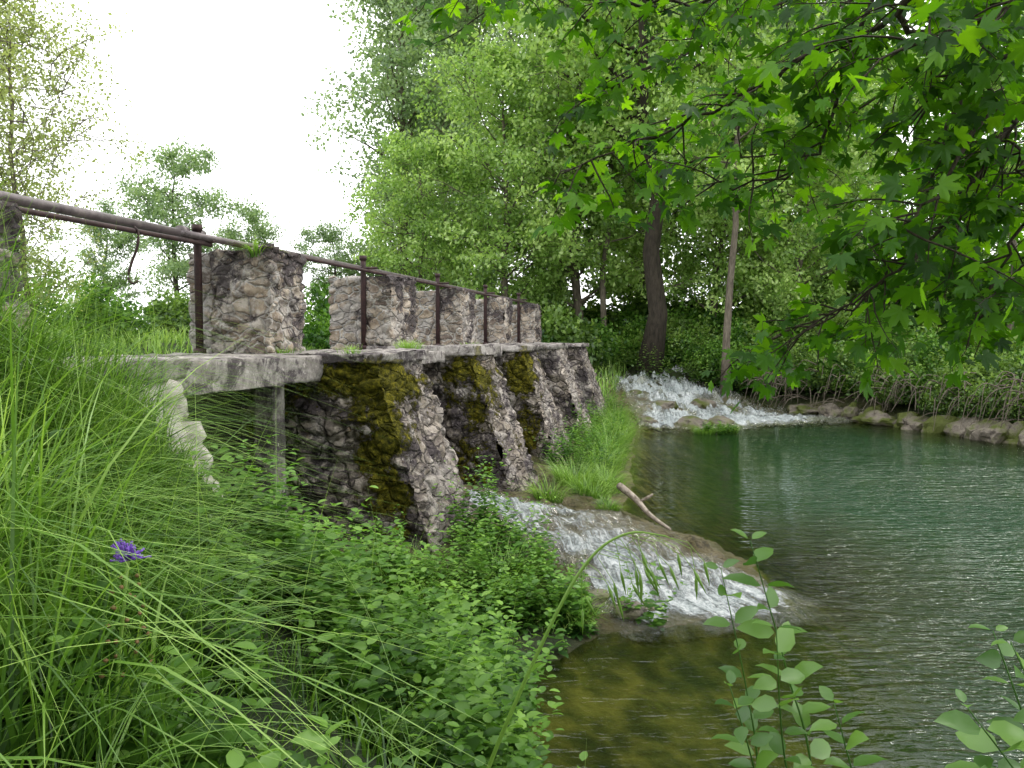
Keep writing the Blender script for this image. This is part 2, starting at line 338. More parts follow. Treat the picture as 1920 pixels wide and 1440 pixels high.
def boxC(s0,s1,t0,t1,z0,z1,j=.0):
    r=lambda:random.uniform(-j,j)
    return [(s0+r(),t0+r(),z0),(s0+r(),t1+r(),z0),(s1+r(),t1+r(),z0),(s1+r(),t0+r(),z0),(s0+r(),t0+r(),z1+r()),(s0+r(),t1+r(),z1+r()),(s1+r(),t1+r(),z1+r()),(s1+r(),t0+r(),z1+r())]
S0=[2.85,6.87,9.95,13.0,16.05,19.1];BT=[.78,.72,.9,.9,.85,.72]
PL=['pale weathered concrete pier half hidden in tall grass','mossy rubble stone pier with a slanting buttress','stone pier with mossy buttress above the small cascade','grey rubble pier with slanting buttress on the weir','narrow rubble pier of the old weir','end pier of the weir beside the rapids']
for i,s0 in enumerate(S0):
    e=bpy.data.objects.new('stone_pier',None);COL.objects.link(e);e.location=D(s0+.6,-3.9,.3)
    tag(e,PL[i],'pier','stone piers of the old weir')
    inv=-Vector(e.location);res=[.03,.022,.026,.035,.045,.05][i]
    mt=STONE; mb=CONC if i==0 else STONE_B
    bs=s0+(.4 if i==0 else 0);bt=BT[i];ts=-4.63 if i<2 else -4.38
    def mossf(p,s0=s0,i=i):
        t=CA*p.x-SA*p.y;s=SA*p.x+CA*p.y
        lump=.15*noise.noise(p*2.2)
        return lump+((.23*max(0,1-abs(p.z-1.85)/.65)*(1 if p.z<2.08 else .5)+.16*max(0,1-abs(t+2.85)/.5)*max(0,1-(s-s0)/.7)+.14*max(0,1-abs(p.z-.9)/.8)+.07) if i in(1,2,3) else .1)
    def shadef(p,s0=s0,i=i):
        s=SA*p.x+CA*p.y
        return 0. if i==0 else max(0,1-(s-s0)/.12)*1.+.5*max(0,1-p.z/1.1)  # near face darkened in colour to stand for its shade; foot darker too
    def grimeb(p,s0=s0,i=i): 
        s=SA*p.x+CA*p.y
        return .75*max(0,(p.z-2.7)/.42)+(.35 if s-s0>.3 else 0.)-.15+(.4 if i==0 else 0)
    parts=[('buttress',[(s0-.06,-4.9,.0),(s0-.06,-2.26,.0),(s0+1.22,-2.16,.0),(s0+1.22,-4.9,.0),(s0,-4.9,2.09),(s0,-2.93,2.09),(s0+1.18,-2.93,2.09),(s0+1.18,-4.9,2.09)],mb,.055,.05,mossf,shadef),
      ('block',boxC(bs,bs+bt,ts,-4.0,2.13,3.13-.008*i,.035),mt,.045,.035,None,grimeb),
      ('rear_block',boxC(bs+.1,bs+bt-.02,-4.93,ts+.01,2.13,3.12-.008*i,.02),REAR,.03,.02,None,None),
      ('capstone',boxC(s0-.05,s0+1.22,-4.4,-2.86,2.06,2.165,.03),SLAB,.006,.022,mossf,None)]
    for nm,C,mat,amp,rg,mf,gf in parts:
        me=stone_box(C,mat,res,amp,moss=mf,rough=rg,name=nm,shade_grime=gf)
        o=ob(nm,me,e);o.location=inv
for i in range(5):
    a=S0[i]+1.24;b=S0[i+1]-.06
    tf=-3.42 if i==0 else -3.25
    me=stone_box(boxC(a+.02,b,-4.9,tf,1.90 if i==0 else 1.98,2.14,.02),SLAB,.03 if i<2 else .05,.006,rough=.02,moss=lambda p:.1,name='stone_slab')
    o=ob('stone_slab',me);tag(o,'thick weathered stone slab bridging two weir piers','stone slab','slabs bridging the weir piers')
    bf=Buf()
    for kx in range(4):
        z0=.5+kx*.36
        c=np.array([D(a,-4.34,z0),D(b,-4.34,z0),D(b,-4.26,z0),D(a,-4.26,z0),D(a,-4.34,z0+.345),D(b,-4.34,z0+.345),D(b,-4.26,z0+.345),D(a,-4.26,z0+.345)])
        bf.add(c,[[0,1,5,4],[1,2,6,5],[2,3,7,6],[3,0,4,7],[4,5,6,7],[3,2,1,0]])
    o=ob('sluice_gate',bf.mesh('sluice_gate',BARKD));tag(o,'dark wet timber sluice boards under the slab','sluice gate','sluice gates between the piers')
me=stone_box(boxC(6.36,6.54,-3.87,-3.66,.3,1.89,.01),SLAB,.03,.004,rough=.008,name='concrete_post',shade_grime=lambda p:.3)
tag(ob('concrete_post',me),'grey concrete post standing under the slab','post')
for i in range(1,6):
    s=S0[i]-.03;b=Buf();b_t=-4.72 if i==1 else -4.38
    tube(b,[D(s,b_t,2.12),D(s,b_t,3.2),D(s,b_t,3.33)],[.036,.036,.036],10)
    tube(b,[D(s,b_t,2.14),D(s,b_t,2.19)],.06,10);tube(b,[D(s,b_t,3.31),D(s,b_t,3.37)],.048,10)
    tube(b,[D(s-.06,b_t,3.2),D(s-.06,b_t+.22,3.2)],.018,6)
    o=ob('iron_post',b.mesh('iron_post',IRON,False));tag(o,'rusty iron post fixed to the pier face','post','rusty iron posts along the weir')
def pipe(pts,r,mat,lbl,collars=()):
    b=Buf();tube(b,smooth_path([D(*p) for p in pts],4),r,14)
    for c in collars: tube(b,[D(c-.05,*pts[0][1:]),D(c+.05,*pts[0][1:])],r*1.35,14)
    o=ob('metal_pipe',b.mesh('metal_pipe',mat,True));tag(o,lbl,'pipe','metal pipes laid along the weir')
pipe([(1.0,-4.78,3.29),(7.0,-4.78,3.27)],.040,STEEL,'thick grey steel pipe resting above the first pier',(3.9,6.7,6.95))
pipe([(1.0,-4.55,3.16),(6.8,-4.55,3.17)],.021,IRON,'thin rusty pipe running beside the thicker one')
pipe([(6.4,-4.56,3.23),(8.5,-4.43,3.21),(13,-4.40,3.2),(20,-4.40,3.17)],.032,STEEL,'long steel pipe running over the weir piers')
pipe([(6.8,-4.30,3.17),(20,-4.2,3.13)],.020,IRON,'thin rusty rod running over the weir piers')
b=Buf()
h0=np.array(D(5.75,-4.55,3.16));hp=[(0,0,.04),(.03,0,.0),(.02,0,-.12),(-.03,0,-.25),(-.06,0,-.36),(-.03,0,-.42),(.02,0,-.40)]
tube(b,smooth_path([h0+np.array(p) for p in hp],5),.011,6)
tag(ob('iron_hook',b.mesh('iron_hook',IRON,True)),'rusty iron hook hanging from the thin pipe','hook')

# ------------------------------------------------------------ trees
def gen_tree(seed,H,R,base,nl,sub,nleaf,ls,tr,prof,cr,leaf,barkm,rise=.5,lean=0.,lim=.38):
    r=np.random.default_rng(seed);w=Buf();n=9
    tz=np.linspace(0,1,n);wob=np.cumsum(r.normal(0,.012*H,(n,2)),0);wob-=wob[0]
    TP=np.stack([wob[:,0]+lean*tz*H,wob[:,1],tz*H*.96],-1);TR=tr*(1-tz)**.8+.02
    TR[0]*=1.35
    tube(w,TP,TR,8);cl=[]
    for i in range(nl):
        v=(i+.5)/nl+r.normal(0,.03);v=min(max(v,.02),.98);z=base+(H-base)*v
        p0=np.array([np.interp(z,TP[:,2],TP[:,j]) for j in range(3)])
        a=i*2.399+r.normal(0,.5);L=R*prof(v)*r.uniform(.6,1.15)+.3
        dr=np.array([math.cos(a),math.sin(a),rise*r.uniform(.4,1.5)]);dr/=np.linalg.norm(dr)
        pts=[p0]
        for k_ in range(5):
            pts.append(pts[-1]+dr*L/5);dr=unit(dr+r.normal(0,.16,3)+np.array([0,0,.05]))
        pts=np.array(pts);tube(w,pts,np.linspace(tr*lim*(1-v*.7),.008,6),5,cap=False)
        for q in range(sub):
            f=r.uniform(.25,1.)**.8*5;k0=min(int(f),4);pp=pts[k0]+(pts[k0+1]-pts[k0])*(f-k0)
            e=pp+r.normal(0,1,3)*np.array([1,1,.7])*L*.22+np.array([0,0,-.02*L])
            tube(w,[pp,(pp+e)/2+r.normal(0,.04,3),e],[.012+.01*tr,.008,.004],4,cap=False)
            cl.append((e,cr*r.uniform(.6,1.25),r.uniform(-.32,.32)));
            if r.random()<.5: cl.append(((pp+e)/2,cr*r.uniform(.5,.9),r.uniform(-.35,.15)))
        cl.append((pts[-1],cr*.7,.1))
    C=np.array([c[0] for c in cl]);cr_=np.array([c[1] for c in cl]);ct=np.array([c[2] for c in cl])
    ix=r.choice(len(C),nleaf,p=cr_**2/np.sum(cr_**2))
    P=C[ix]+r.normal(0,.5,(nleaf,3))*cr_[ix][:,None]*np.array([1,1,.7])
    Nn=r.normal(0,1,(nleaf,3))+np.array([0,0,1.0]);Aa=r.normal(0,1,(nleaf,3))+np.array([0,0,-.5])
    T=np.clip(.5+ct[ix]+r.normal(0,.16,nleaf),0,1);l=Buf()
    inst(l,DIA_V,DIA_F,P,Aa,Nn,ls*r.uniform(.7,1.4,nleaf),T)
    return w.mesh('trunk',barkm,True),l.mesh('crown',leaf)
pp=lambda v:max(.12,math.sin(math.pi*min(1,(v*.9+.08))**.85)**.6)
pb=lambda v:max(.2,math.sin(math.pi*(v*.85+.1))**.5)
POP=[gen_tree(21+i,24+i*1.5,4.0,2.5,60,7,32000,.20,.30,pp,.9,LF_POP,BARK,.9) for i in range(2)]
BRD=[gen_tree(31+i,11+i,3.6,1.8,34,8,22000,.16,.16,pb,.62,LF_BRT,BARK,.5) for i in range(3)]
AIR=[gen_tree(41+i,7.6,2.4,.6,44,7,15000,.08,.05,pb,.42,LF_AIR,BARK,1.2,0,.25) for i in range(2)]
MID=[gen_tree(51+i,8.,2.6,2.2,22,8,14000,.13,.13,pb,.5,LF_POP,BARKD,.5) for i in range(2)]
DRK=[gen_tree(61,17,4.2,7.5,26,8,22000,.18,.36,pb,.9,LF_BRT,BARKD,.4)]
SLM=[gen_tree(71,15,2.6,5.5,26,6,10000,.16,.11,pb,.8,LF_BRT,BARK,.5,.01)]
def place(kind,meshes,x,y,sc,rot,label,cat,group,sz=1.):
    e=bpy.data.objects.new(kind,None);COL.objects.link(e);z=float(height(np.array([x]),np.array([y]))[0])-.05
    e.location=(x,y,z);e.rotation_euler=(0,0,rot);e.scale=(sc,sc,sc*sz);tag(e,label,cat,group)
    for nm,me in zip(('trunk','crown'),meshes): ob(nm,me,e)
    return e
rr=random.Random(3)
for j,(x,y,sc) in enumerate([(-4.6,37,.9),(-1.6,40,1.05),(2.2,37,1.0),(6.2,40,1.05),(10.0,36,.9),(14,38,.85),(-3.2,47,1.1)]):
    place('poplar_tree',POP[j%2],x,y,sc,rr.uniform(0,6),'tall leafy poplar rising behind the river bank','tree','tall poplars behind the river')
for j,(x,y,sc) in enumerate([(-3.4,30.5,.72),(-.4,29.5,.9),(2.6,31,1.05),(7.5,30.5,.9),(10.2,28.5,.8),(14.4,29,.85),(19,29,.65),(22,22,.6),(6,35,1.2),(12,34,1.1),(24,30,.7),(-4,-6,.9),(-8,-4,1.),(.5,-8,1.)]):  # last three stand unseen behind the camera, added to darken the near side
    place('leafy_tree',BRD[j%3],x,y,sc,rr.uniform(0,6),'bright green broadleaf tree above the undergrowth, or added unseen behind the camera','tree','broadleaf trees on the far bank and added unseen ones behind the camera')
place('old_tree',DRK[0],4.7,27.6,1,1.,'old tree with a thick dark split trunk','tree',None)
for j,(x,y) in enumerate([(6.6,24.8),(3.4,30),(2.6,31),(15.5,25),(18.6,25.5)]):
    place('slender_tree',SLM[0],x,y,1,j*1.3,'slender straight tree on the wooded bank','tree','slender trees on the far bank')
place('birch_tree',AIR[0],-9.3,15.6,.84,.5,'airy young tree with sparse pale leaves','tree','airy young trees by the meadow')
place('birch_tree',AIR[1],-10.9,16.4,.9,2.5,'airy young tree with sparse pale leaves','tree','airy young trees by the meadow')
for j,(x,y,sc,sz) in enumerate([(-12.4,30,.78,1.05),(-10.4,32.5,.66,1.),(-7.0,31.5,.62,.95),(-16.5,33,.65,1),(-20,30,.7,1),(-24,28,.7,1)]):
    place('meadow_tree',MID[j%2],x,y,sc,rr.uniform(0,6),'small round green tree standing in the meadow','tree','small trees across the meadow',sz)
def gen_bush(seed,n,mat,ls=.09):
    r=np.random.default_rng(seed);l=Buf();w=Buf();C=[]
    for i in range(26):
        a=r.uniform(0,6.28);L=r.uniform(.5,1.25);e=np.array([math.cos(a)*L*r.uniform(.2,.9),math.sin(a)*L*r.uniform(.2,.9),L*r.uniform(.3,1.05)])
        tube(w,[np.zeros(3),e*.5+r.normal(0,.06,3),e],[.02,.013,.005],4,cap=False);C.append(e);C.append(e*.65+r.normal(0,.15,3))
    C=np.array(C);ix=r.integers(0,len(C),n);P=C[ix]+r.normal(0,.16,(n,3));P[:,2]=np.abs(P[:,2])
    ct=r.uniform(-.32,.32,len(C))
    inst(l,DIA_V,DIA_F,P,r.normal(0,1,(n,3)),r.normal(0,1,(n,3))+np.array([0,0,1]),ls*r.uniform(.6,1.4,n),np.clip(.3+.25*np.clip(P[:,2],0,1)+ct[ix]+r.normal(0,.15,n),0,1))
    return w.mesh('stem',TWIG),l.mesh('foliage',mat)
BSH=[gen_bush(81,8000,LF_BSH),gen_bush(82,8000,LF_BSH,.11),gen_bush(83,7000,LF_WED,.10)]
def bush(k,x,y,sc,rot,dz=0):
    e=bpy.data.objects.new('bush',None);COL.objects.link(e);z=float(height(np.array([x]),np.array([y]))[0])+dz
    e.location=(x,y,max(z,.05)-.08);e.rotation_euler=(0,0,rot);e.scale=(sc,sc,sc*rr.uniform(.75,1.1))
    tag(e,['dense dark green bush on the river bank','leafy green bush overhanging the water','light green shrub on the bank'][k],'bush','bushes along the river bank')
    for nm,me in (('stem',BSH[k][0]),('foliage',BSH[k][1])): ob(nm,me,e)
line=smooth_path([(3.2,30),(5.2,28.6),(7.0,26.3),(8.9,24.9),(10.6,21.4),(11.6,18),(12.8,14.5),(13.6,11)],8)
for j,p_ in enumerate(line):
    for row in range(3):
        x=p_[0]+row*1.25+rr.uniform(-.3,.5)+.25;y=p_[1]+row*1.0+rr.uniform(-.4,.4)
        bush(rr.choice([0,1,1,2,2]) if row else rr.choice([0,0,1,2]),x,y,rr.uniform(.6,1.05)+.3*row,rr.uniform(0,6),.25 if row==0 else 0)
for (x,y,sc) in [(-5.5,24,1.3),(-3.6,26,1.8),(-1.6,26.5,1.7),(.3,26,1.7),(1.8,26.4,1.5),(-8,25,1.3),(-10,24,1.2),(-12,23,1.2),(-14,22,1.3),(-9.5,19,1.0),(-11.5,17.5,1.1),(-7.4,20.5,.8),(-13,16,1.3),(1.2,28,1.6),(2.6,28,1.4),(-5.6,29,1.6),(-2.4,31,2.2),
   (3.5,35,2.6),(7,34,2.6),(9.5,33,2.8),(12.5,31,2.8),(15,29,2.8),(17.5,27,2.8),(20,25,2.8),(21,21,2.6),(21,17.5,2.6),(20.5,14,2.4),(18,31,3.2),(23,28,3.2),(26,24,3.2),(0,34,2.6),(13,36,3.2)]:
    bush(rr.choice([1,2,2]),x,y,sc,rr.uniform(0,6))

# ------------------------------------------------------------ grass
def blades(buf,P,H,W,bend,dirn=None,K=6,tint=None,r=rng):
    n=len(P);a=r.uniform(0,2*math.pi,n) if dirn is None else dirn
    dv=np.stack([np.cos(a),np.sin(a),0*a],-1);tw=a+math.pi/2+r.normal(0,.5,n)
    sv=np.stack([np.cos(tw),np.sin(tw),0*a],-1);u=np.linspace(0,1,K+1)
    hz=u[None]-bend[:,None]*.62*u[None]**2.6;hx=bend[:,None]*.95*u[None]**2+.08*u[None]
    C=P[:,None]+H[:,None,None]*(hz[...,None]*np.array([0,0,1.])+hx[...,None]*dv[:,None])
    w=W[:,None]*np.clip(1-u[None]**1.8,.04,1)*.5
    L=C-w[...,None]*sv[:,None];R=C+w[...,None]*sv[:,None]
    V=np.stack([L,R],2).reshape(n,-1,3);kk=np.arange(K)
    f=np.stack([2*kk,2*kk+1,2*kk+3,2*kk+2],-1);F=(f[None]+(np.arange(n)*2*(K+1))[:,None,None]).reshape(-1,4)
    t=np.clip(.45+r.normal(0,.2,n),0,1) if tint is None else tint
    T=np.clip(t[:,None]+(.6*u[None]-.42),0,1).repeat(2,1)  # roots darkened in the tint, shade between blades put into colour
    buf.add(V,F,T.ravel())
def scatter(n,x0,x1,y0,y1,keep,r=rng):
    x=r.uniform(x0,x1,n);y=r.uniform(y0,y1,n);z=height(x,y);s=SA*x+CA*y;t=CA*x-SA*y;d=sdist(x,y)
    k_=keep(x,y,z,s,t,d);return np.stack([x,y,z-.02],-1)[k_],s[k_],t[k_]
b=Buf()
def keepg(x,y,z,s,t,d):
    dist=np.hypot(x,y);fr=np.abs(x)/np.maximum(y,.1)<.95
    return (d>.12)&(dist>.95)&fr&~((s>2.8)&(s<4.15)&(t<-2.85))&~((s>5.2)&(t<-3.1))&(z>.05)&(s<6.8)&~((s>4.1)&(t<-4.2))
P,s,t=scatter(52000,-7,1.0,.9,6.6,keepg)
P2,s2,t2=scatter(14000,-4.2,-1.2,1.6,4.1,keepg);P=np.vstack([P,P2]);s=np.concatenate([s,s2]);t=np.concatenate([t,t2])
edge_=-(P[:,0]+.46*P[:,1])+.4*fbm(P[:,0]*1.3,P[:,1]*1.3,55)
lf=sstep(edge_,-.2,.3)
cl=fbm(P[:,0]*1.7,P[:,1]*1.7,31)+.5
H=(.26+.50*lf)*rng.uniform(.5,1.35,len(P))*(.5+1.0*cl);near=np.clip((np.hypot(P[:,0],P[:,1])-.5)/1.2,.35,1);H*=near
H*=np.where((s>3.6),.62,1)
keepd=rng.random(len(P))<np.clip(.35+.7*lf+1.2*(cl-.5),.2,1);P=P[keepd];H=H[keepd];lf=lf[keepd]
W=rng.uniform(.004,.010,len(P));W[rng.random(len(P))<.18]*=1.8
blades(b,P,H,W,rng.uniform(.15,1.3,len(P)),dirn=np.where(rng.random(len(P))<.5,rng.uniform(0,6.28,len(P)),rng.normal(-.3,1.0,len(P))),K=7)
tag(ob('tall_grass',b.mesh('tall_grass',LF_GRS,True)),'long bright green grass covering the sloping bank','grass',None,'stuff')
b=Buf();P,s,t=scatter(600,-6,.2,1.4,5.,keepg)
P=P[(P[:,0]+.42*P[:,1]<0)|(rng.random(len(P))<.12)]
blades(b,P,rng.uniform(.7,1.25,len(P)),np.full(len(P),.0035),rng.uniform(.02,.35,len(P)),tint=np.full(len(P),.8))
tag(ob('seed_stalks',b.mesh('seed_stalks',LF_GRS)),'thin grass stalks rising above the tall grass','grass',None,'stuff')
b=Buf()
def tuft(x,y,rad,n,h):
    a=rng.uniform(0,6.28,n);rd=rad*np.sqrt(rng.uniform(0,1,n))*.6;px=x+np.cos(a)*rd;py=y+np.sin(a)*rd
    P=np.stack([px,py,np.maximum(height(px,py),.0)-.02],-1)
    blades(b,P,h*rng.uniform(.5,1.2,n),rng.uniform(.005,.011,n),rng.uniform(.3,1.1,n),dirn=a+rng.normal(0,.4,n),tint=np.clip(rng.normal(.65,.15,n),0,1))
for (ss,tt,rd,n,h) in [(11.2,-1.75,.45,700,.55),(10.6,-1.45,.4,400,.4),(11.8,-1.4,.45,500,.45),(12.6,-1.6,.5,500,.6),(9.9,-1.9,.3,250,.4),(13.8,-1.6,.5,500,.65),(15,-1.7,.5,500,.7),(16.2,-1.8,.5,500,.7),(17.6,-1.8,.5,500,.75),(18.8,-2.0,.5,500,.8),(20,-2.1,.5,400,.8),(10.1,-1.15,.25,200,.2),(21,-2.6,.6,500,.7),(6.3,-1.6,.35,350,.4),(6.2,-1.0,.3,260,.3),(5.8,-2.2,.5,400,.5),(7.1,-1.9,.3,200,.35),(19.6,.05,.45,350,.3),(19.9,.6,.4,300,.3)]:
    p_=D(ss,tt,0);tuft(p_[0],p_[1],rd,n,h)
for (ss,tt,n,h) in [(7.6,-4.0,60,.12),(9.2,-3.5,140,.2),(9.6,-3.6,100,.14),(8.5,-3.9,60,.1),(12.3,-3.6,70,.12),(7.2,-3.3,50,.08),(7.0,-3.9,60,.1),(10.4,-3.5,60,.08)]:
    a=rng.uniform(0,6.28,n);q_=np.array(D(ss,tt,2.14));P=q_[None]+np.stack([np.cos(a),np.sin(a),0*a],-1)*rng.uniform(0,.16,n)[:,None]
    blades(b,P,h*rng.uniform(.5,1.2,n),np.full(n,.007),rng.uniform(.3,1.1,n),dirn=a,tint=np.full(n,.75))
a=rng.uniform(0,6.28,90);q_=np.array(D(6.9,-4.12,3.05));P=q_[None]+np.stack([np.cos(a),np.sin(a),0*a],-1)*rng.uniform(0,.09,90)[:,None]
blades(b,P,.26*rng.uniform(.5,1.2,90),np.full(90,.011),rng.uniform(.5,1.3,90),dirn=a,tint=np.full(90,.8))
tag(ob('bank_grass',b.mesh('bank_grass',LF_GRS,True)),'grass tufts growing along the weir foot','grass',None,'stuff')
b=Buf();P,s,t=scatter(26000,-22,4,9,30,lambda x,y,z,s,t,d:(t<-9.5)|((s>21.5)&(t<-2.5)))
blades(b,P,rng.uniform(.25,.7,len(P)),rng.uniform(.02,.04,len(P)),rng.uniform(.1,.7,len(P)),K=3,tint=np.clip(rng.normal(.8,.15,len(P)),0,1))
tag(ob('meadow_grass',b.mesh('meadow_grass',LF_GRS)),'meadow grass beyond the weir','grass',None,'stuff')
def weeds(buf,P,H,ls,r=rng,per=16):
    n=len(P);k_=per;u=np.linspace(.1,1,k_)[None]+r.normal(0,.03,(n,k_));a0=r.uniform(0,6.28,n)[:,None];a=a0+np.arange(k_)[None]*2.4+r.normal(0,.3,(n,k_))
    ld=r.normal(0,.25,(n,2));C=np.zeros((n,k_,3));C[...,0]=P[:,0,None]+ld[:,0,None]*H[:,None]*u**1.5;C[...,1]=P[:,1,None]+ld[:,1,None]*H[:,None]*u**1.5;C[...,2]=P[:,2,None]+H[:,None]*u
    A=np.stack([np.cos(a),np.sin(a),.15+.4*(u-.5)],-1);Nn=np.stack([0*a,0*a,1+0*a],-1)+r.normal(0,.3,(n,k_,3))
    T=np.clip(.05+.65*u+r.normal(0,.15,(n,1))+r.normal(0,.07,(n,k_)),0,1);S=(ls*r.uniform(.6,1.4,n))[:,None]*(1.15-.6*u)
    inst(buf,OV_V,OV_F,C.reshape(-1,3),A.reshape(-1,3),Nn.reshape(-1,3),S.ravel(),T.ravel())
b=Buf()
P,s,t=scatter(9000,-1.6,1.2,1.2,6.4,lambda x,y,z,s,t,d:(d>-.02)&(d<1.8)&(np.hypot(x,y)>1.5)&(s<6.6)&(z>-.02)&(fbm(x*2.2,y*2.2,77)>-.02))
n=len(P);big=rng.random(n)<.3
weeds(b,P[big],rng.uniform(.2,.6,big.sum())*np.clip(np.hypot(P[big,0],P[big,1])/3,.4,1),.09)
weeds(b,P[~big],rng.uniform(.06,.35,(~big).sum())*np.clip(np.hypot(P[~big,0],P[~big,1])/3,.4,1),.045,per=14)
for (ss,tt,rd,n,h) in [(7.3,-2.05,.3,60,.8),(6.8,-1.7,.45,110,.5),(6.3,-1.3,.4,90,.35),(5.9,-1.7,.5,110,.45),(12.6,-1.9,.5,120,.6),(14.2,-1.9,.6,130,.6),(16,-2.0,.6,130,.7),(18,-2.1,.6,130,.7),(19.8,.4,.4,70,.25),(5.7,-2.6,.5,100,.55),(20.5,-2.5,.6,100,.8)]:
    a=rng.uniform(0,6.28,n);rd_=rd*np.sqrt(rng.uniform(0,1,n));q_=D(ss,tt,0);x=q_[0]+np.cos(a)*rd_;y=q_[1]+np.sin(a)*rd_
    weeds(b,np.stack([x,y,np.maximum(height(x,y),0)],-1),h*rng.uniform(.4,1.1,n),.07)
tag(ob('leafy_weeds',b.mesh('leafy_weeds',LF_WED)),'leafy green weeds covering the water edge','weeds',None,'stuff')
b=Buf();P,s,t=scatter(16000,2,30,9,36,lambda x,y,z,s,t,d:(d>.35)&(d<9)&((t>1.5)|(s>26)))
n=len(P);P[:,2]+=rng.uniform(0,.6,n)
weeds(b,P,rng.uniform(.3,.8,n),.12,per=8)
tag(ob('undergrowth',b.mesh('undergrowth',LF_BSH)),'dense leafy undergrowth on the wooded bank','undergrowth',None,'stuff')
b=Buf();r=np.random.default_rng(4);edge=smooth_path([(7.4,23.9),(8.7,23.7),(10.1,20.6),(10.75,18.6),(11.1,17.3),(11.6,15.4)],10)
for j in range(240):
    p_=edge[r.integers(0,len(edge))];x,y=p_[0]+r.uniform(-.1,.8),p_[1]+r.uniform(-.3,.4);z=r.uniform(.4,1.5);a=r.uniform(2.2,4.6);L=r.uniform(.3,1.)
    q0=np.array([x,y,z]);q1=q0+np.array([math.cos(a)*L*.6,math.sin(a)*L*.6,r.uniform(-.1,.2)]);q2=q1+np.array([math.cos(a)*L*.4,math.sin(a)*L*.4,-r.uniform(.2,.8)])
    tube(b,smooth_path([q0,q1,q2],3),np.linspace(.016,.006,7),4,cap=False)
tag(ob('hanging_twigs',b.mesh('hanging_twigs',BARK)),'bare grey twigs and roots over the water','twigs',None,'stuff')

# ------------------------------------------------------------ overhanging maple
hal=[(0,1.),(8,.76),(15,.74),(25,.46),(37,.76),(47,.92),(55,.72),(65,.66),(77,.40),(91,.52),(103,.6),(118,.38),(150,.22)]
pol=hal+[(180,.05)]+[(360-a,r_) for a,r_ in hal[:0:-1]]
ML=[[0,0,0]]+[[math.sin(math.radians(a))*r_*.62,math.cos(math.radians(a))*r_*.62+.12,-.16*r_*r_+.05*abs(math.sin(math.radians(a)))] for a,r_ in pol]
ML=np.array(ML);ML[0]=[0,.12,.0];kf=len(pol);MF=np.array([[0,1+(i+1)%kf,1+i] for i in range(kf)])
wood=Buf();lv=Buf();r=np.random.default_rng(99)
MB=[[(1.97,2.6,3.91),(1.47,3.0,3.52),(1.11,3.1,3.35),(.72,3.2,3.15),(.2,3.3,2.96)],
[(1.97,2.6,3.91),(1.36,2.8,3.47),(1.5,2.9,3.32),(1.75,3,3.2),(1.87,3,2.9),(1.93,3,2.56)],
[(1.78,3.4,4.18),(1.12,3.6,3.86),(.6,3.8,3.84),(.11,4,3.95),(-.42,4.2,4.08)],
[(1.36,3.1,3.6),(1.27,3.2,3.22),(1.07,3.1,2.92),(.76,3.1,2.88)],
[(1.84,3.3,3.36),(1.76,3.4,2.98),(1.62,3.4,2.6),(1.35,3.4,2.4),(1.12,3.4,2.3)],
[(1.75,3.0,3.2),(1.49,2.8,2.83),(1.3,2.7,2.65)],
[(2.17,3,3.16),(1.87,3,2.66),(1.83,3.1,2.4)],
[(2.37,3.8,4.4),(1.7,4,4.1),(.92,4.1,3.75),(.33,4.2,3.5)],
[(2.49,3.6,3.81),(1.74,3.8,3.44),(1.35,3.9,3.21),(.77,4,3.15)],
[(2.4,4.6,4.6),(1.9,4.8,4.2),(1.5,5,3.9),(1.0,5.1,3.6)],
[(2.9,4.4,3.9),(2.5,4.4,3.5),(2.2,4.3,3.1),(1.95,4.3,2.75)],
[(2.4,3.2,4.3),(2.0,3.3,4.0),(1.6,3.4,3.7),(1.3,3.4,3.55)],
[(2.9,3.9,4.6),(2.3,4.1,4.3),(1.6,4.2,4.2),(1.0,4.3,4.1)],
[(2.6,3.4,3.6),(2.25,3.5,3.2),(2.1,3.5,2.9),(1.9,3.5,2.7)],
[(2.5,3.0,4.1),(2.0,3.0,3.7),(1.7,3.0,3.45),(1.5,3.0,3.1)],
[(2.4,3.1,3.7),(2.0,3.1,3.3),(1.75,3.0,2.95),(1.6,3.0,2.7)],
[(2.2,2.5,3.9),(1.8,2.5,3.5),(1.5,2.5,3.3),(1.15,2.5,3.15)],
[(1.9,3.2,3.1),(1.7,3.2,2.75),(1.45,3.2,2.5),(1.15,3.2,2.32)],
[(2.4,3.2,3.0),(2.1,3.2,2.65),(1.98,3.2,2.42)],
[(2.3,3.5,3.4),(2.0,3.5,3.0),(1.85,3.5,2.7),(1.7,3.5,2.5)]]
LP=[];LA=[];LN=[];LS=[];LT=[]
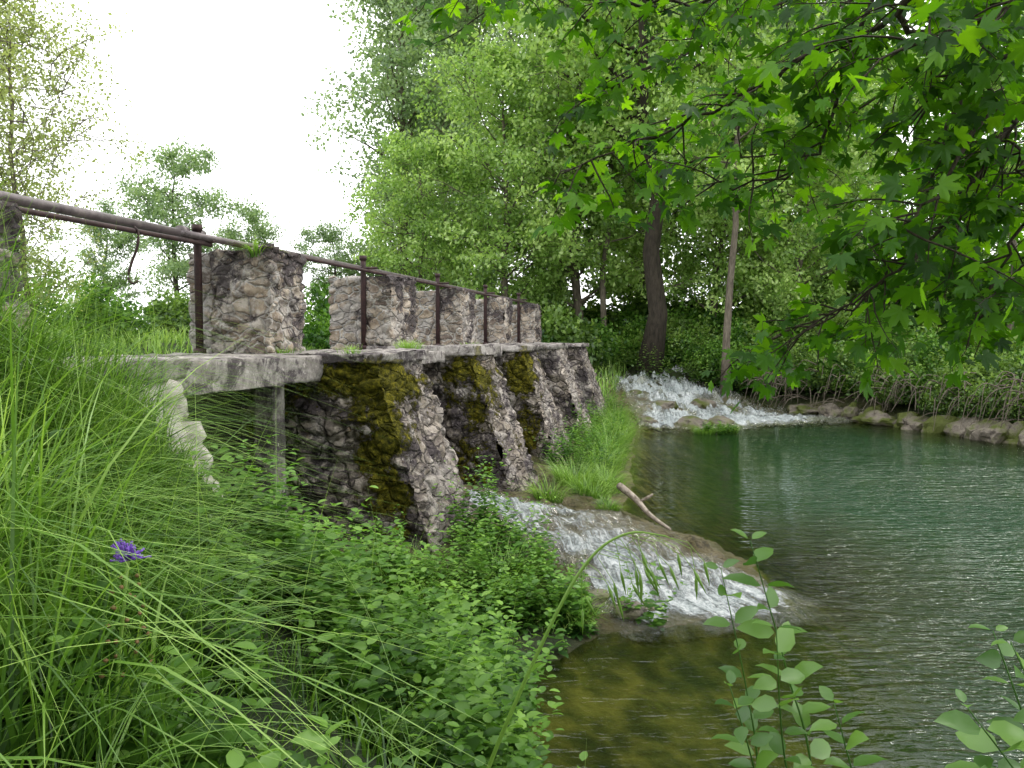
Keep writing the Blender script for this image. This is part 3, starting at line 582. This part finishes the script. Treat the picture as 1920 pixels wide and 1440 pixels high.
for bi,B in enumerate(MB):
    Pn=smooth_path(B,7);L=np.linalg.norm(np.diff(Pn,axis=0),axis=1).sum()
    Pn[1:-1]+=r.normal(0,.012,(len(Pn)-2,3))
    tube(wood,Pn,np.linspace(.015 if bi<2 else .010,.003,len(Pn)),6)
    ns=int(L/.072)
    for j in range(ns):
        f=(.12+.88*(j+r.random())/ns)*(len(Pn)-1);k0=min(int(f),len(Pn)-2);p0=Pn[k0]+(Pn[k0+1]-Pn[k0])*(f-k0)
        tg=unit(Pn[k0+1]-Pn[k0]);dr=unit(tg*.5+r.normal(0,.75,3)*np.array([1,1,.6])+np.array([-.1,0,-.12]))
        l=r.uniform(.15,.45);tp=[p0]
        for q in range(5): tp.append(tp[-1]+dr*l/5);dr=unit(dr+r.normal(0,.15,3)+np.array([0,0,-.10]))
        tp=np.array(tp);tube(wood,tp,np.linspace(.0045,.0016,6),4,cap=False)
        nn=int(3+l*18)
        for q in range(nn):
            f2=min(5,(.3+.7*(q+1)/nn)*5);k1=min(int(f2),4);a0=tp[k1]+(tp[k1+1]-tp[k1])*(f2-k1)
            pd=unit(dr*.4+r.normal(0,.8,3)*np.array([1,1,.5])+np.array([0,0,.05]));pe=a0+pd*r.uniform(.03,.08)
            tube(wood,[a0,(a0+pe)/2+np.array([0,0,.004]),pe],.0011,3,cap=False)
            hd=r.uniform(0,6.28);LP.append(pe);LA.append(unit(pd*.6+np.array([math.cos(hd)*.5,math.sin(hd)*.5,-.35])+r.normal(0,.2,3)))
            LN.append(np.array([0,-.15,1.])+r.normal(0,.5,3));LS.append(r.uniform(.055,.135));LT.append(np.clip(r.normal(.5,.25),0,1))
inst(lv,ML,MF,np.array(LP),np.array(LA),np.array(LN),np.array(LS),np.array(LT))
tz=float(height(np.array([2.4]),np.array([-.6]))[0])
tube(wood,smooth_path([(2.45,-.6,tz-.1),(2.4,-.55,1.8),(2.5,-.4,3.2),(2.6,-.2,4.6),(2.6,.1,6)],5),np.linspace(.2,.1,21),12)
for e_ in [(1.97,2.6,3.91),(1.78,3.4,4.18),(1.36,3.1,3.6),(2.17,3,3.16),(2.37,3.8,4.4),(2.49,3.6,3.81),(2.4,4.6,4.6),(2.9,4.4,3.9),(1.84,3.3,3.36),(2.4,3.2,4.3),(2.9,3.9,4.6),(2.6,3.4,3.6)]:
    e_=np.array(e_);tube(wood,smooth_path([(2.5,-.3,3.6),(2.9,1.0,4.3+.2*e_[2]-.5),(e_+np.array([.3,-.6,.15])),e_],5),np.linspace(.04,.010,16),7)
a=r.uniform(0,6.28,220);cc=np.stack([2.0+3.4*np.sqrt(r.random(220))*np.cos(a),-1.6+3.2*np.sqrt(r.random(220))*np.sin(a),r.uniform(4.8,7.8,220)],-1)  # unseen crown over and behind the camera, added to shade the foreground
cc=cc[~((cc[:,1]>1.4)&(cc[:,2]<5.6))]
for c_ in cc[::4]: tube(wood,smooth_path([(2.55,-.2,4.6),(np.array([2.55,-.2,5.2])+c_)/2,c_],4),np.linspace(.04,.008,9),5,cap=False)
n=4000;ix=r.integers(0,len(cc),n);P=cc[ix]+r.normal(0,.33,(n,3))
inst(lv,ML,MF,P,r.normal(0,1,(n,3))+np.array([0,0,-.3]),r.normal(0,.5,(n,3))+np.array([0,0,1.]),r.uniform(.13,.22,n),np.clip(r.normal(.5,.2,n),0,1))
mt=bpy.data.objects.new('maple_tree',None);COL.objects.link(mt);mt.location=(2.45,-.6,tz);tag(mt,'overhanging maple with lobed leaves on drooping dark twigs','tree')
for nm,me in (('branches',wood.mesh('branches',TWIG,True)),('foliage',lv.mesh('foliage',LF_MAP))):
    o=ob(nm,me,mt);o.location=-mt.location

# ------------------------------------------------------------ foreground plants
def sprig(path,npair,ls,label,name='leafy_shoot',seed=1):
    r=np.random.default_rng(seed);Pn=smooth_path(path,8);w=Buf();l=Buf();tube(w,Pn,np.linspace(.0045,.0012,len(Pn)),6,.4)
    Ps=[];As=[];Ns=[];Ss=[];n0=len(Pn)-1
    for j in range(npair):
        f=(.35+.65*(j+1)/npair)*n0;k0=min(int(f),n0-1);p0=Pn[k0]+(Pn[k0+1]-Pn[k0])*(f-k0);tg=unit(Pn[k0+1]-Pn[k0])
        a=(j%2)*1.57+r.normal(0,.4)
        for sg in (0,math.pi):
            dv=np.array([math.cos(a+sg),math.sin(a+sg)*.8,r.uniform(-.25,.4)])+tg*.3;Ps.append(p0+unit(dv)*.006);As.append(dv+r.normal(0,.15,3));Ns.append(np.array([0,-.35,1.])+r.normal(0,.4,3));Ss.append(ls*r.uniform(.6,1.15)*(1 if j<npair-1 else .6))
    inst(l,OV_V,OV_F,np.array(Ps),np.array(As),np.array(Ns),np.array(Ss),r.uniform(.2,.9,len(Ps)))
    e=bpy.data.objects.new(name,None);COL.objects.link(e);e.location=path[0];tag(e,label,'plant','young leafy shoots at the water edge')
    for nm,me in (('stem',w.mesh('stem',LF_SHR,True)),('leaves',l.mesh('leaves',LF_SHR,True))):
        o=ob(nm,me,e);o.location=-Vector(path[0])
LB='young shoot with oval green leaves above the water'
def gz_(x,y): return float(height(np.array([x]),np.array([y]))[0])-.03
for sd,(pth,npair,ls) in enumerate([
 ([(.85,2.0,gz_(.85,2.0)),(.78,2.0,1.1),(.70,2.0,1.45),(.60,2.0,1.79)],11,.09),
 ([(.8,1.9,gz_(.8,1.9)),(.72,1.9,1.0),(.66,1.9,1.3),(.62,1.85,1.62)],9,.085),
 ([(.95,1.8,gz_(.95,1.8)),(.88,1.8,1.0),(.80,1.8,1.25),(.74,1.8,1.46)],8,.08),
 ([(.7,1.8,gz_(.7,1.8)),(.62,1.8,1.0),(.56,1.8,1.3),(.50,1.8,1.50)],8,.075),
 ([(.75,2.2,gz_(.75,2.2)),(.70,2.2,1.0),(.66,2.2,1.3),(.58,2.2,1.66)],9,.075),
 ([(1.25,1.45,gz_(1.25,1.45)),(1.1,1.45,1.1),(.98,1.45,1.42),(.84,1.45,1.62)],8,.09),
 ([(1.2,1.35,gz_(1.2,1.35)),(1.05,1.35,1.1),(.9,1.35,1.38),(.74,1.4,1.50)],8,.09),
 ([(1.25,1.5,gz_(1.25,1.5)),(1.15,1.5,1.1),(1.02,1.5,1.35),(.90,1.5,1.50)],8,.085),
 ([(1.3,1.5,gz_(1.3,1.5)),(1.2,1.5,1.1),(1.08,1.5,1.45),(.95,1.5,1.72)],7,.08),
 ([(1.25,1.7,gz_(1.25,1.7)),(1.2,1.7,1.2),(1.12,1.7,1.45),(1.05,1.72,1.66)],7,.08)]):
    sprig(pth,npair,ls,LB,seed=sd+3)
w=Buf();Pn=smooth_path([(-.25,1.6,gz_(-.25,1.6)),(-.12,1.6,1.2),(-.04,1.6,1.44),(.085,1.6,1.73),(.16,1.6,1.856),(.234,1.6,1.905),(.31,1.6,1.90)],8)
tube(w,Pn,np.linspace(.0062,.0015,len(Pn)),6,.7);h=Buf();r=np.random.default_rng(5)
for j in range(20):
    f=len(Pn)-1-j*1.0;k0=int(f);p0=Pn[k0];l_=r.uniform(.04,.10);e1=p0+np.array([r.uniform(-.03,.07),r.uniform(-.02,.02),-l_*.3]);e2=e1+np.array([r.uniform(0,.04),0,-l_*.6])
    tube(w,[p0,e1,e2],.0008,3,.7,cap=False)
    q_=e2;dv=unit(np.array([r.uniform(0,.6),r.uniform(-.2,.2),-1.]))
    tube(h,[q_,q_+dv*.013,q_+dv*.030,q_+dv*.052],[.001,.0036,.0028,.0004],6,.6)
e=bpy.data.objects.new('brome_grass',None);COL.objects.link(e);e.location=Pn[0];tag(e,'tall arching grass stalk with a drooping seed head','grass')
for nm,me in (('stalk',w.mesh('stalk',LF_GRS,True)),('seed_head',h.mesh('seed_head',LF_GRS,True))):
    o=ob(nm,me,e);o.location=-Vector(Pn[0])
m=M('purple_petal');PURP=m.done(m.bsdf((.20,.09,.50),.5));m=M('brown_floret');BRN=m.done(m.bsdf((.20,.12,.05),.6))
x,y=-.80,1.65;w=Buf();base=(x-.06,y,gz_(x,y));tube(w,smooth_path([base,(x-.05,y,1.4),(x,y,1.84)],6),.004,6,.8)
pt=Buf();fl=Buf();r=np.random.default_rng(8)
for j in range(70):
    a=r.uniform(0,6.28);el=r.uniform(.1,1.4);dv=np.array([math.cos(a)*math.cos(el),math.sin(a)*math.cos(el),math.sin(el)]);l_=r.uniform(.02,.05);p0=np.array([x,y,1.835])
    tube(pt,[p0,p0+dv*l_*.6,p0+dv*l_],[.0009,.0012,.0026],6)
for j in range(26):
    a=j*2.4;zz_=1.80-j*.0085;p0=np.array([x-.005,y,zz_]);dv=np.array([math.cos(a),math.sin(a),.15]);l_=.018+j*.0011
    tube(w,[p0,p0+dv*l_],.0008,3,.6,cap=False);tube(fl,[p0+dv*l_,p0+dv*(l_+.005),p0+dv*(l_+.011)],[.001,.0052,.002],6)
e=bpy.data.objects.new('tassel_flower',None);COL.objects.link(e);e.location=base;tag(e,'purple tufted wildflower standing in the tall grass','flower')
for nm,me in (('stem',w.mesh('stem',LF_GRS,True)),('petals',pt.mesh('petals',PURP,True)),('florets',fl.mesh('florets',BRN,True))):
    o=ob(nm,me,e);o.location=-Vector(base)
b=Buf();tube(b,smooth_path([(1.42,10.5,.34),(1.55,10.0,.27),(1.66,9.6,.16),(1.85,9.3,.05)],5),np.linspace(.05,.02,16),8)
tube(b,smooth_path([(1.58,9.9,.25),(1.7,9.85,.33),(1.75,9.9,.35)],4),[.02]*5+[.015]*3+[.008],6)
tag(ob('driftwood_log',b.mesh('driftwood_log',DRIFT,True)),'bleached driftwood log lying at the water edge','log')
def rock_(x,y,z,s,sd):
    bm=bmesh.new();bmesh.ops.create_icosphere(bm,subdivisions=3,radius=1)
    for v in bm.verts:
        q_=v.co.copy();v.co*=1+.40*noise.fractal(q_*1.1+Vector((sd*3.1,sd,0)),.8,2,3)
        v.co=Vector((v.co.x*s[0],v.co.y*s[1],v.co.z*s[2]))
    me=bpy.data.meshes.new('rock');bm.to_mesh(me);bm.free();me.materials.append(ROCK)
    o=ob('rock',me,loc=(x,y,z));o.rotation_euler=(0,0,sd*1.7);tag(o,'brown mossy rock at the water line','rock','rocks along the river bank')
edge=smooth_path([(8.7,23.6),(10.1,20.6),(10.75,18.6),(11.1,17.3),(11.6,15.4),(12.3,13.2)],5)
for j,p_ in enumerate(edge): rock_(p_[0]+rr.uniform(-.25,.25),p_[1],rr.uniform(0,.16),(rr.uniform(.25,.65),rr.uniform(.2,.45),rr.uniform(.18,.42)),j+1)
for j,(x,y,sx) in enumerate([(.95,6.5,.18),(.7,6.6,.15),(1.15,6.62,.10),(4.6,20.3,.5),(5.3,20.6,.4),(3.5,20.5,.3),(4.2,22.3,.4),(5.6,23.6,.5),(3.7,23.8,.35),(6.4,23.6,.35)]): rock_(x,y,max(gz_(x,y),0)+.03,(sx,sx*.8,sx*.5),j+40)

# ------------------------------------------------------------ light, world, camera
w=bpy.data.worlds.new('World');SC.world=w;w.use_nodes=True;nt=w.node_tree;bg=nt.nodes['Background']
sk=nt.nodes.new('ShaderNodeTexSky');sk.sky_type='NISHITA';sk.sun_disc=False;sk.sun_elevation=math.radians(52);sk.sun_rotation=math.radians(62)
hs=nt.nodes.new('ShaderNodeHueSaturation');hs.inputs['Saturation'].default_value=.25;nt.links.new(sk.outputs[0],hs.inputs['Color'])
mx=nt.nodes.new('ShaderNodeMix');mx.data_type='RGBA';mx.inputs[0].default_value=.85;nt.links.new(hs.outputs[0],mx.inputs[6]);mx.inputs[7].default_value=(18.8,19.0,19.2,1)
nt.links.new(mx.outputs[2],bg.inputs[0]);bg.inputs[1].default_value=.15
sl=bpy.data.lights.new('sun','SUN');sl.energy=1.5;sl.angle=math.radians(14);sl.color=(1,.96,.86);so=bpy.data.objects.new('sun',sl);COL.objects.link(so)
az=math.radians(62);el=math.radians(52);dvec=Vector((math.sin(az)*math.cos(el),math.cos(az)*math.cos(el),math.sin(el)));so.rotation_euler=dvec.to_track_quat('Z','Y').to_euler()
cam=bpy.data.cameras.new('camera');cam.lens=28.26;cam.sensor_width=36;cam.clip_end=2000;cam.clip_start=.05
co=bpy.data.objects.new('camera',cam);COL.objects.link(co);co.location=(0,0,2.3);co.rotation_euler=(math.radians(90-3.34),0,0);SC.camera=co
SC.view_settings.view_transform='Standard';SC.view_settings.look='None';SC.view_settings.exposure=0;SC.view_settings.gamma=1
